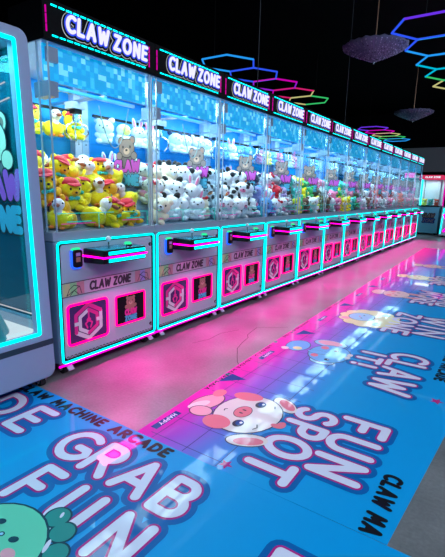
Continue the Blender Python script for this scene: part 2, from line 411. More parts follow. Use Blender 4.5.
# ------------------------------------------------------------------ the claw machine of the row
P = .85
def make_machine():
    root = empty('claw_machine')
    def part(name, mb, parent=root, bevel=0, label=None):
        o = mb.build(name, parent, bevel)
        if label: o['label'] = label
        return o
    b = MB(); b.box(-.85, -.002, .006, .844, .085, .846, M['steel_blue']); part('cabinet', b, bevel=.008)
    b = MB(); b.box(-.85, .004, .0, .85, .846, .902, M['ledge']); part('ledge', b, bevel=.006)
    b = MB(); b.prism(yz(rrect(.012, .838, .086, .844, .018), -.002), Vector((.008, 0, 0)), M['white'])
    fp = part('front_panel', b, label='pale grey front panel')
    b = MB()
    for k in range(27): b.box(.006, .0075, .05+k*.0285, .068+k*.0285, .121, .127, M['p_dark'])
    for k in range(27): b.box(.006, .0075, .036+k*.0285, .05+k*.0285, .115, .1185, M['p_dark'])
    part('vent_slots', b, fp)
    b = MB(); ring(b, rrect(.011, .838, .086, .846, .03), rrect(.040, .812, .112, .826, .02), .006, .0085, M['black'])
    part('led_channel', b, fp)
    b = MB(); b.tube(yz(rrect(.020, .832, .0945, .840, .022), .012), .0075, M['cyan'], closed=True)
    part('led_strip', b, label='cyan light strip framing the front panel')
    b = MB(); b.tube([(.004, -.003, .076), (.004, .853, .076)], .0075, M['magenta'])
    part('underglow_strip', b, label='magenta light strip under the cabinet')
    # decal band
    b = MB(); b.box(.006, .0085, .037, .806, .505, .592, M['decal'])
    b.box(.006, .0092, .037, .806, .589, .593, M['p_dark']); b.box(.006, .0092, .037, .806, .503, .507, M['p_dark'])
    fr = Frame((.0087, 0, 0), (0, 1, 0), (0, 0, 1))
    for (u0, mm, flip) in ((.045, ('d_yellow', 'd_green', 'd_rose'), 1), (.64, ('d_rose', 'd_violet', 'd_rose'), -1)):
        b.box(.006, .0089, u0, u0+.05, .509, .587, M[mm[0]]); b.box(.006, .0089, u0+.05, u0+.10, .509, .587, M[mm[1]]); b.box(.006, .0089, u0+.10, u0+.155, .509, .587, M[mm[2]])
        c = u0+.08
        line(b, fr, [(c-.055, .512), (c-.035, .55), (c+.0, .572), (c+.04, .56), (c+.055, .512)], .0022, M['p_dark'], .0005)
        line(b, fr, [(c-.055*flip, .512), (c+.04*flip, .56)], .0022, M['p_dark'], .0005); line(b, fr, [(c-.03, .512), (c, .54), (c+.03, .512)], .0022, M['p_dark'], .0005)
    write(b, fr, 'CLAW ZONE', .245, .525, .345, .048, [(.0075, None, .0006, M['p_dark'], 0, 0)], slant=.12, track=.36)
    part('name_decal', b, fp, label='grey band lettered CLAW ZONE with sketched emblems')
    # prize door with claw emblem
    b = MB(); b.prism(yz(rrect(.070, .374, .196, .446, .02), .0), Vector((.012, 0, 0)), M['purple_dark'])
    fr = Frame((.0125, .222, .321), (0, 1, 0), (0, 0, 1))
    def hexr(R, a0, a1, w, m, h):
        pts = [(R*math.cos(math.radians(a)), R*math.sin(math.radians(a))) for a in range(a0, a1+1, 60)]
        for p_, q_ in zip(pts[:-1], pts[1:]): capsule(b, fr, p_, q_, w, None, h, m, 4)
    hexr(.112, 30, 150, .013, M['p_pink'], .0006); hexr(.112, 210, 330, .013, M['p_white'], .0006)
    hexr(.112, 330, 390, .013, M['p_white'], .0008); hexr(.112, 150, 210, .013, M['p_pink'], .0008)
    hexr(.077, 90, 270, .012, M['p_white'], .001); hexr(.077, 270, 450, .012, M['p_pink'], .001)
    line(b, fr, [(0, .06), (0, .02)], .007, M['p_pink'], .0014)
    ell(b, fr, 0, .01, .018, .014, M['p_pink'], .0015)
    for s_ in (-1, 1): line(b, fr, [(0, .005), (s_*.026, -.012), (s_*.012, -.042)], .006, M['p_pink'], .0016)
    for s_ in (-1, 1): poly(b, fr, [(s_*.11, -.012), (s_*.06, -.012), (s_*.06, .012), (s_*.11, .012)][::s_], M['p_white'], .002)
    d = part('prize_door', b, label='purple prize door with pink and white hexagon claw emblem')
    b = MB(); b.tube(yz(rrect(.068, .376, .194, .448, .022), .013), .008, M['pink_led'], closed=True); part('door_light', b, d)
    # poster
    b = MB(); b.prism(yz(rrect(.456, .726, .229, .432, .01), .0), Vector((.010, 0, 0)), M['poster_black'])
    fr = Frame((.0104, .591, .33), (0, 1, 0), (0, 0, 1))
    for s_ in (-1, 1): ell(b, fr, s_*.030, .078, .013, .013, M['p_brown'], .0004); ell(b, fr, s_*.042, .016, .015, .014, M['p_brown'], .001)
    ell(b, fr, 0, .05, .042, .036, M['p_brown'], .0006); ell(b, fr, 0, .039, .017, .012, M['p_tan'], .0008); ell(b, fr, 0, .043, .006, .004, M['p_dark'], .001)
    ell(b, fr, 0, .005, .036, .03, M['p_brown'], .0005)
    for s_ in (-1, 1): ell(b, fr, s_*.018, .055, .004, .005, M['p_dark'], .001)
    write(b, fr, 'CLAW', -.052, -.042, .105, .034, [(.0075, None, .0014, M['p_pink'], 0, 0)], track=.36)
    write(b, fr, 'ZONE', -.052, -.085, .105, .030, [(.0068, None, .0014, M['p_cyan'], 0, 0)], track=.42)
    d = part('poster_panel', b, label='black panel with a teddy bear over CLAW ZONE lettering')
    b = MB(); L = rrect(.454, .728, .227, .434, .012)
    b.tube(yz(L, .012), .0065, M['pink_led'], closed=True)
    part('poster_light', b, d)
    # locks
    for (y, z) in ((.795, .768), (.795, .165)):
        b = MB(); b.cone((.004, y, z), (.013, y, z), .013, .012, M['black'], 14); b.cone((.013, y, z), (.015, y, z), .007, .007, M['steel'], 10); part('lock', b)
    # card reader
    b = MB(); b.prism(yz(rrect(.117, .178, .682, .790, .016), .004), Vector((.028, 0, 0)), M['black'])
    b.box(.032, .0325, .132, .163, .716, .745, M['p_brown']); b.box(.032, .0325, .132, .163, .752, .772, M['d_violet'])
    r_ = part('card_reader', b, label='black card reader')
    b = MB(); L = yz(rrect(.112, .183, .677, .795, .02), .013); n = len(L)
    b.tube(L[3:10], .007, M['green_led']); b.tube(L[9:14], .007, M['blue_led']); b.tube(L[13:16], .007, M['blue_led'])
    b.tube(L[15:21], .007, M['blue_led']); b.tube(L[20:]+L[:4], .007, M['violet_led'])
    part('reader_light', b, r_)
    # control box
    b = MB(); pr = [Vector((.0, .205, .700)), Vector((0, .205, .792)), Vector((.17, .225, .787)), Vector((.17, .225, .703))]
    q = [Vector((0, .605, .700)), Vector((0, .605, .792)), Vector((.17, .585, .787)), Vector((.17, .585, .703))]
    V = pr+q; b.add(V, [(0, 1, 2, 3), (7, 6, 5, 4), (1, 5, 6, 2), (0, 3, 7, 4), (2, 6, 7, 3), (0, 4, 5, 1)], M['black'])
    cb = part('control_box', b, bevel=.008)
    M.setdefault('deck', pm('deck_reflection_teal', srgb(25, 130, 165), .2))  # teal base colour stands in for the blue case interior reflected here
    b = MB(); b.add([Vector((.008, .215, .7935)), Vector((.164, .234, .7885)), Vector((.164, .577, .7885)), Vector((.008, .596, .7935))], [(0, 1, 2, 3)], M['deck'])
    part('control_deck', b, cb)
    b = MB(); b.tube([(.006, .19, .748), (.05, .2, .748), (.176, .222, .744), (.178, .405, .744), (.176, .590, .744)], .0055, M['deck_magenta']); part('deck_light', b, cb)
    for z in (.722, .768):
        b = MB(); b.box(.168, .174, .265, .575, z-.010, z+.010, M['cyan']); part('light_bar', b, cb)
    b = MB(); b.cone((.09, .335, .788), (.09, .335, .835), .006, .005, M['chrome'], 10); b.sphere((.09, .335, .848), .018, M['acrylic_ball'], nu=14, nv=10); part('joystick', b, cb)
    b = MB(); b.cone((.09, .50, .788), (.09, .50, .802), .034, .033, M['chrome'], 20); b.cone((.09, .50, .800), (.09, .50, .815), .026, .020, M['green_led'], 20); part('push_button', b, cb)
    # casters
    for (x, y) in ((-.06, .07), (-.06, .79), (-.78, .07), (-.78, .79)):
        b = MB(); b.box(x-.028, x+.028, y-.028, y+.028, .078, .086, M['steel'])
        b.prism([Vector((x-.022, y-.022, .078)), Vector((x+.03, y-.022, .078)), Vector((x+.012, y-.022, .030)), Vector((x-.012, y-.022, .030))], Vector((0, .005, 0)), M['steel'])
        b.prism([Vector((x-.022, y+.017, .078)), Vector((x+.03, y+.017, .078)), Vector((x+.012, y+.017, .030)), Vector((x-.012, y+.017, .030))], Vector((0, .005, 0)), M['steel'])
        c = part('caster', b)
        b = MB(); b.cone((x, y-.014, .030), (x, y+.014, .030), .030, .030, M['blackmat'], 18); b.cone((x, y-.026, .03), (x, y+.026, .03), .008, .008, M['steel'], 10); part('wheel', b, c)
        if x > -.5:
            b = MB(); b.prism([Vector((x+.03, y-.014, .074)), Vector((x+.038, y-.014, .074)), Vector((x+.078, y-.014, .038)), Vector((x+.070, y-.014, .034))], Vector((0, .04, 0)), M['pedal']); part('brake_pedal', b, c)
    # glass case
    b = MB(); b.box(-.010, -.004, .036, .814, .902, 1.926, M['glass']); part('front_glass', b)
    b = MB(); b.box(-.82, -.03, .006, .010, .902, 1.926, M['glass_side']); part('side_glass', b)
    b = MB(); b.box(-.82, -.03, .840, .844, .902, 1.926, M['glass_side']); part('side_glass', b)
    for (x, y, w) in ((-.004, .034, .004), (-.06, .008, .004), (-.004, .812, .005), (-.012, .84, .006)):
        b = MB(); b.box(x-w, x+w, y-w, y+w, .902, 1.926, M['post']); part('corner_post', b)
    for y in (.035, .815):
        b = MB(); b.box(-.835, -.775, y-.035, y+.03, .902, 1.93, M['pillar'])
        for z in (1.05, 1.2, 1.35, 1.5): b.cone((-.775, y, z), (-.773, y, z), .006, .006, M['p_dark'], 8)
        part('rear_pillar', b)
    b = MB(); b.box(-.85, -.835, .0, .85, .902, 1.93, M['blue_wall']); part('back_panel', b, label='bright blue back wall')
    b = MB(); b.box(-.85, -.01, .005, .845, 1.926, 1.94, M['pillar']); part('roof_panel', b)
    b = MB(); b.box(-.052, -.040, .03, .81, 1.735, 1.922, M['pixels']); part('header_panel', b, label='blue header panel printed with pale pixel squares')
    b = MB(); b.box(-.038, -.012, .040, .105, 1.83, 1.905, M['ledge']); part('sensor_box', b)
    b = MB(); b.box(-.16, -.03, .045, .11, 1.655, 1.735, M['ledge']); part('speaker_box', b)
    # prize bed
    b = MB(); b.prism([Vector((-.03, .015, .903)), Vector((-.77, .015, .903)), Vector((-.77, .015, 1.20)), Vector((-.30, .015, 1.165)), Vector((-.14, .015, .906))], Vector((0, .82, 0)), M['bed']); part('prize_bed', b)
    b = MB(); b.box(-.77, -.58, .07, .78, 1.505, 1.512, M['acrylic_shelf']); part('display_shelf', b)
    # acrylic front guard with lit edges and glowing streaks for reflected LEDs
    b = MB(); b.box(-.024, -.020, .045, .80, .906, 1.005, M['acrylic']); g = part('front_guard', b)
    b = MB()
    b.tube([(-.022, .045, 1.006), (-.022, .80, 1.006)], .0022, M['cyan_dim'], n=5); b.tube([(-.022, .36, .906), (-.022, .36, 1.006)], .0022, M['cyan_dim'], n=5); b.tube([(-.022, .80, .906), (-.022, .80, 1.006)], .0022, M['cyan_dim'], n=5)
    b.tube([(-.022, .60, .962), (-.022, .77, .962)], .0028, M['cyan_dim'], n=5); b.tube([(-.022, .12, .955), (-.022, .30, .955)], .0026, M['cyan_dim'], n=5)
    b.tube([(-.021, .08, .944), (-.021, .33, .944)], .0022, M['magenta_dim'], n=5); b.tube([(-.021, .56, .95), (-.021, .74, .95)], .0022, M['magenta_dim'], n=5)  # short cyan and magenta tubes imitate LED reflections in the glass
    part('edge_and_reflection', b, g)
    # gantry, cord and claw
    b = MB(); b.box(-.72, -.70, .06, .79, 1.715, 1.735, M['black']); b.box(-.14, -.12, .06, .79, 1.715, 1.735, M['steel']); b.box(-.72, -.12, .52, .54, 1.735, 1.75, M['steel']); part('gantry_rail', b)
    b = MB(); b.box(-.48, -.39, .48, .58, 1.69, 1.735, M['ledge']); b.box(-.46, -.40, .50, .56, 1.66, 1.69, M['black']); cr = part('carriage', b)
    b = MB(); b.cone((-.43, .53, 1.66), (-.43, .53, 1.60), .022, .028, M['chrome'], 14)
    for k in range(3):
        a = k*2*PI/3+.5; c, s_ = math.cos(a), math.sin(a)
        b.tube([(-.43+c*.02, .53+s_*.02, 1.605), (-.43+c*.075, .53+s_*.075, 1.575), (-.43+c*.085, .53+s_*.085, 1.53), (-.43+c*.045, .53+s_*.045, 1.485)], .006, M['chrome'], n=6)
    part('claw', b)
    b = MB(); b.tube([(-.12, .73-.26*t, 1.70-1.05*t*(1-t)-.02*t) for t in [k/18 for k in range(19)]], .0035, M['cable_dark'], n=6); part('cord', b)
    fr = Frame((-.395, .8385, 1.292), (1, 0, 0), (0, 0, 1))
    part('bear_sticker', bear_sticker(fr, .92), label='teddy bear sticker with CLAW ZONE lettering on the side glass')
    # marquee
    b = MB(); b.box(-.30, .018, .0, .85, 1.93, 2.13, M['sign_black']); sg = part('marquee', b, bevel=.004, label='black sign box')
    fr = Frame((.0185, 0, 0), (0, 1, 0), (0, 0, 1))
    b = MB()
    write(b, fr, 'CLAW', .145, 2.002, .285, .078, [(.0285, 0, .001, M['line_white'], -.006, -.006), (.0265, 0, .0016, M['sign_black'], -.005, -.005), (.0185, 0, .003, M['blue_halo'], 0, 0), (.0118, 0, .004, M['mag_halo'], 0, 0), (.0092, 0, .010, M['white_led'], 0, 0)], slant=.10, track=.44)
    write(b, fr, 'ZONE', .485, 2.000, .275, .076, [(.0285, 0, .001, M['line_white'], -.006, -.006), (.0265, 0, .0016, M['sign_black'], -.005, -.005), (.0185, 0, .003, M['blue_halo'], 0, 0), (.0118, 0, .004, M['mag_halo'], 0, 0), (.0092, 0, .010, M['white_led'], 0, 0)], slant=.10, track=.44)
    part('lettering', b, sg, label='glowing white CLAW ZONE letters with blue edge')
    for z in (1.953, 2.103):
        b = MB(); n = 15; w = .715/n
        for k in range(n): b.tube([(.020, .045+k*w+.007, z), (.020, .045+(k+1)*w-.007, z)], .0048, M['cyan'], n=6)
        part('light_row', b, sg, label='dashed cyan light row')
    for y in (.018, .792):
        b = MB()
        for z0, z1 in ((1.965, 2.0), (2.005, 2.05), (2.055, 2.09)): b.tube([(.020, y, z0), (.020, y, z1)], .0042, M['magenta_dim'], n=6)
        part('light_bar', b, sg, label='magenta light bar')
    return root
M['post'] = pm('post_acrylic', (.55, .72, .85), .15, .35)
M['acrylic_ball'] = pm('clear_ball', (.75, .9, .95), .08)
M['pedal'] = pm('pedal_steel', (.6, .72, .8), .3, .5)
M['acrylic_shelf'] = glass('shelf_glass', (.85, .97, 1), 1.4)
M['cable_dark'] = pm('cord_grey', (.22, .36, .36), .5)
M['blue_glass_back'] = glass('clear_back', (.85, .97, 1), 1.35)

ORD = ['first', 'second', 'third', 'fourth', 'fifth', 'sixth', 'seventh', 'eighth', 'ninth', 'tenth', 'eleventh', 'twelfth', 'last']
FILL = ['yellow bear and goose plush', 'white and cream plush', 'black and white plush', 'dark blue and lavender plush', 'yellow and green plush', 'pink and white plush', 'red and white plush', 'mixed pastel plush',
        'coral and white plush', 'mixed bright plush', 'coral plush', 'white plush', 'pale plush']
root = make_machine()
NM = 13
machines = [root]
for i in range(1, NM):
    r = copy_tree(root)
    r.location = (0, P*i, 0)
    machines.append(r)
for i, r in enumerate(machines):
    where = 'nearest the camera in the long row' if i == 0 else ('at the far end of the long row' if i == NM-1 else 'in the long row from the camera')
    nm = 'first' if i == 0 else ORD[i]
    tag(r, f'{nm} claw machine {where}, holding {FILL[i]}', 'claw machine', 'claw machines in the long row')
# the far machines have clear backs
for o in list(bpy.data.objects):
    if o.name.startswith('back_panel') and o.parent in machines[8:]:
        me = o.data.copy(); me.materials.clear(); me.materials.append(M['blue_glass_back']); o.data = me; o['label'] = 'clear back panel'

# ------------------------------------------------------------------ plush toys
def rotm(x=0, y=0, z=0): return Euler((x, y, z)).to_matrix()
def plush_parts(kind, c):
    """list of (part name, MB); facing +x, base at z = 0, about .19 tall and .15 wide; first entry is the body"""
    out = []
    B = MB(); c1 = M[c[0]]
    if kind == 'goose':
        B.sphere((0, 0, .058), (.072, .070, .058), c1); B.sphere((-.05, 0, .085), (.04, .045, .03), c1)
        for s_ in (-1, 1): B.sphere((-.005, s_*.062, .065), (.045, .016, .032), c1, rotm(s_*-.3))
        out.append(('body', B))
        H = MB(); H.cone((.035, 0, .075), (.05, 0, .13), .026, .022, M['pwhite'], 12); H.sphere((.055, 0, .145), (.038, .036, .036), M['pwhite']); out.append(('head', H))
        K = MB(); K.sphere((.104, 0, .140), (.030, .017, .012), M['brownb'], rotm(0, .15)); out.append(('beak', K))
        for s_ in (-1, 1):
            E_ = MB(); E_.sphere((.078, s_*.027, .156), .006, M['pblack'], nu=8, nv=6); out.append(('eye', E_))
        for s_ in (-1, 1):
            F_ = MB(); F_.sphere((.05, s_*.03, .010), (.03, .018, .010), M['orange']); out.append(('foot', F_))
        return out
    if kind in ('capbear', 'bear', 'bunny', 'cow', 'puff', 'chick', 'cat'):
        B.sphere((0, 0, .052), (.058, .062, .056), c1)
        hr = (.058, .066, .054) if kind != 'puff' else (.066, .075, .062)
        B.sphere((.012, 0, .128), hr, c1)
        for s_ in (-1, 1):
            B.sphere((.035, s_*.055, .068), (.032, .020, .018), c1, rotm(0, .5, s_*-.5))
            B.sphere((.052, s_*.040, .020), (.036, .023, .020), c1, rotm(0, 0, s_*.35))
        if kind in ('capbear', 'bear', 'cow'):
            for s_ in (-1, 1): B.sphere((0, s_*.052, .172), (.014, .021, .021), c1 if kind != 'cow' else M['pblack'])
        if kind == 'cat':
            for s_ in (-1, 1): B.cone((0, s_*.042, .162), (0, s_*.052, .198), .020, .004, c1, 10)
        out.append(('body', B))
        if kind == 'bunny':
            for s_ in (-1, 1):
                E_ = MB(); E_.sphere((-.005, s_*.03, .205), (.013, .017, .05), c1, rotm(s_*-.2)); E_.sphere((.006, s_*.031, .205), (.005, .010, .036), M['ppink'], rotm(s_*-.2)); out.append(('ear', E_))
        if kind == 'puff':
            for s_ in (-1, 1):
                E_ = MB(); E_.sphere((0, s_*.055, .185), (.022, .03, .024), M[c[1]], rotm(s_*.5)); out.append(('ear', E_))
        if kind == 'capbear':
            K = MB(); K.sphere((-.002, 0, .164), (.054, .061, .030), M['pred']); K.sphere((.052, 0, .164), (.032, .044, .007), M['pred'], rotm(0, .15)); out.append(('cap', K))
            K = MB()
            for s_ in (-1, 1): K.sphere((.06, s_*.02, .082), (.010, .019, .012), M['teal_p'])
            K.sphere((.066, 0, .082), .008, M['teal_p']); out.append(('bow', K))
        if kind in ('bear', 'capbear'):
            K = MB(); K.sphere((.062, 0, .116), (.016, .024, .018), M[c[1]] if len(c) > 1 else c1); out.append(('muzzle', K))
        if kind == 'cat':
            K = MB()
            for s_ in (-1, 1): K.sphere((.03, .048+s_*.020, .170), (.010, .018, .015), M['pred'])
            K.sphere((.036, .048, .170), .009, M['pred']); out.append(('bow', K))
            K = MB(); K.sphere((.036, 0, .060), (.030, .046, .030), M[c[1]]); out.append(('dress', K))
        if kind == 'cow':
            K = MB(); K.sphere((.036, .036, .146), (.030, .026, .022), M['pblack']); K.sphere((.030, -.030, .058), (.034, .034, .026), M['pblack']); K.sphere((-.03, .02, .05), (.04, .05, .03), M['pblack']); out.append(('patch', K))
            K = MB(); K.sphere((.062, 0, .110), (.016, .028, .018), M['ppink'] if len(c) < 2 else M[c[1]]); out.append(('muzzle', K))
        if kind == 'chick':
            K = MB(); K.sphere((.048, 0, .128), (.030, .046, .040), M['lemon']); out.append(('face', K))
            K = MB(); K.sphere((.079, 0, .122), (.008, .010, .006), M['orange']); out.append(('beak', K))
        x = .074 if kind != 'chick' else .076
        K = MB(); K.sphere((x+.004, 0, .120), (.006, .009, .006), M['pblack'], nu=8, nv=6)
        if kind not in ('chick',): out.append(('nose', K))
        for s_ in (-1, 1):
            E_ = MB(); E_.sphere((.061 if kind not in ('chick', 'puff') else .070, s_*.028, .138), (.006, .007, .008), M['pblack'], nu=8, nv=6); out.append(('eye', E_))
    return out
PROTO = {}
def make_plush(kind, c, simple, loc, rz, tilt, sc):
    key = (kind, c, simple)
    if key not in PROTO:
        parts = plush_parts(kind, c); nm = {'goose': 'goose_plush', 'capbear': 'bear_plush', 'bear': 'bear_plush', 'bunny': 'bunny_plush', 'cow': 'cow_plush', 'puff': 'puppy_plush', 'chick': 'chick_plush', 'cat': 'cat_plush'}[kind]
        if simple:
            J = MB()
            for _, q in parts:
                for f, mi, sm in zip(q.f, q.m, q.sm): J.face([q.v[k] for k in f], q.mats[mi], sm)
            me_o = J.build(nm)
            import bmesh
            bm = bmesh.new(); bm.from_mesh(me_o.data); bmesh.ops.remove_doubles(bm, verts=bm.verts, dist=1e-6); bm.to_mesh(me_o.data); bm.free()
            PROTO[key] = (nm, [(nm, me_o.data)]); bpy.data.objects.remove(me_o)
        else:
            L = []
            for pn, q in parts:
                o = q.build(pn); L.append((pn, o.data)); bpy.data.objects.remove(o)
            PROTO[key] = (nm, L)
    nm, L = PROTO[key]
    if simple: r = bpy.data.objects.new(nm, L[0][1]); COL.objects.link(r)
    else:
        r = empty(nm)
        for pn, me in L:
            o = bpy.data.objects.new(pn, me); COL.objects.link(o); o.parent = r
    r.location = loc; r.rotation_euler = (tilt[0], tilt[1], rz); r.scale = (sc, sc, sc)
    return r
DESC = {('goose', 'yellow'): 'yellow goose plush with white head', ('capbear', 'gold'): 'golden bear plush with red cap', ('capbear', 'yellow'): 'yellow bear plush with red cap'}
CN = dict(yellow='yellow', gold='golden', pwhite='white', cream='cream', pred='red', pskyblue='sky blue', navy='navy', lavender='lavender', ppink='pink', green_p='green', grey_p='grey', brown_p='brown', lemon='lemon', coral='coral', teal_p='teal', pblack='black', orange='orange')
def desc(kind, c):
    if (kind, c[0]) in DESC: return DESC[(kind, c[0])]
    n = CN[c[0]]
    return {'bear': f'{n} bear plush', 'bunny': f'{n} bunny plush', 'cat': f'{n} cat plush with red bow', 'cow': f'{n} black patched cow plush', 'puff': f'{n} puppy plush with {CN.get(c[1], c[1]) if len(c) > 1 else ""} ears',
            'chick': f'{n} chick plush with yellow face', 'goose': f'{n} goose plush'}[kind]
K = {
 0: ([('goose', ('yellow',)), ('capbear', ('gold', 'yellow')), ('goose', ('yellow',)), ('capbear', ('yellow', 'gold')), ('goose', ('yellow',))], [('goose', ('yellow',)), ('capbear', ('yellow', 'gold'))]),
 1: ([('cat', ('pwhite', 'pred')), ('bear', ('cream', 'pwhite')), ('puff', ('pwhite', 'pblack')), ('bear', ('pwhite', 'cream')), ('bunny', ('pwhite',)), ('puff', ('pwhite', 'grey_p')), ('cat', ('cream', 'ppink'))], [('puff', ('pwhite', 'pwhite')), ('chick', ('pwhite',)), ('bunny', ('pwhite',)), ('bunny', ('pwhite',))]),
 2: ([('cow', ('pwhite',)), ('puff', ('pwhite', 'pblack')), ('cow', ('pwhite', 'orange')), ('bear', ('pwhite', 'pwhite')), ('cow', ('pwhite',))], [('puff', ('pwhite', 'navy')), ('puff', ('pwhite', 'navy')), ('puff', ('pwhite', 'pwhite'))]),
 3: ([('bear', ('lavender', 'pwhite')), ('bunny', ('pskyblue',)), ('bear', ('navy', 'grey_p')), ('cat', ('pwhite', 'ppink')), ('bear', ('pred', 'pwhite')), ('bear', ('grey_p', 'pwhite'))], [('bear', ('pskyblue', 'pwhite')), ('bunny', ('pwhite',)), ('bear', ('pskyblue', 'pwhite'))]),
 4: ([('bear', ('yellow', 'pwhite')), ('bear', ('green_p', 'lemon')), ('bear', ('brown_p', 'cream')), ('bear', ('teal_p', 'pwhite')), ('bear', ('pwhite', 'cream'))], [('bear', ('ppink', 'pwhite')), ('chick', ('lemon',)), ('bear', ('pskyblue', 'pwhite'))]),
 5: ([('bear', ('yellow', 'pwhite')), ('bear', ('brown_p', 'cream')), ('bear', ('pwhite', 'pwhite')), ('bear', ('ppink', 'pwhite')), ('bear', ('teal_p', 'pwhite'))], [('bear', ('pwhite', 'pwhite')), ('bunny', ('ppink',))]),
 6: ([('bear', ('green_p', 'lemon')), ('bear', ('yellow', 'pwhite')), ('bear', ('brown_p', 'cream')), ('bear', ('teal_p', 'pwhite')), ('bear', ('ppink', 'pwhite'))], [('bear', ('pwhite', 'pwhite')), ('bear', ('pskyblue', 'pwhite'))]),
 7: ([('bear', ('ppink', 'pwhite')), ('bear', ('pwhite', 'pwhite')), ('bear', ('brown_p', 'cream'))], [('bear', ('pwhite', 'pwhite'))]),
 8: ([('bear', ('coral', 'pwhite')), ('bear', ('pwhite', 'pwhite')), ('bear', ('ppink', 'pwhite'))], [('bear', ('pwhite', 'pwhite'))]),
}
COLN = ['leftmost', 'second from left', 'third from left', 'fourth from left', 'fifth from left', 'rightmost']
ROWN = ['front row', 'second row', 'third row', 'fourth row', 'top back row']
def bedz(x): return .906 if x > -.12 else (.906+(-.12-x)*.26/.18 if x > -.30 else 1.166+(-.30-x)*.035/.47)
for i in range(NM):
    kinds, shelf = K.get(i, K[8]); simple = i > 2
    rows = 5 if i < 5 else 3
    rnd = random.Random(100+i); q = 0
    for k in range(rows):
        for j in range(6 if i < 5 else 5):
            kind, c = kinds[(q+rnd.choice((0, 0, 1))) % len(kinds)]; q += 1
            x = (-.098, -.200, -.295, -.43, -.57)[k]+rnd.uniform(-.022, .01); y = .105+(.130 if i < 5 else .160)*j+rnd.uniform(-.022, .022)+(.02 if k % 2 else -.012)
            sc = rnd.uniform(1.0, 1.16)
            o = make_plush(kind, c, simple, (x, P*i+y, bedz(x)+.002), math.radians(rnd.uniform(-100, 40)), (rnd.uniform(-.40, .40), rnd.uniform(-.35, .25)), sc)
            tag(o, f'{desc(kind, c)}, {ROWN[k]}, {COLN[j] if j < (5 if i < 5 else 4) else COLN[5]}, in {ORD[i]} machine', 'plush toy', 'plush toys piled in the claw machines')
    ns = 4 if i < 5 else 2
    for j in range(ns):
        kind, c = shelf[j % len(shelf)]
        y = .16+.175*j+rnd.uniform(-.01, .01)
        o = make_plush(kind, c, simple, (-.675+rnd.uniform(-.008, .008), P*i+y, 1.513), math.radians(rnd.uniform(-50, -5)), (0, 0), 1.0 if i else 1.05)
        tag(o, f'{desc(kind, c)} on upper shelf, {COLN[j]}, in {ORD[i]} machine', 'plush toy', 'plush toys on the upper shelves')

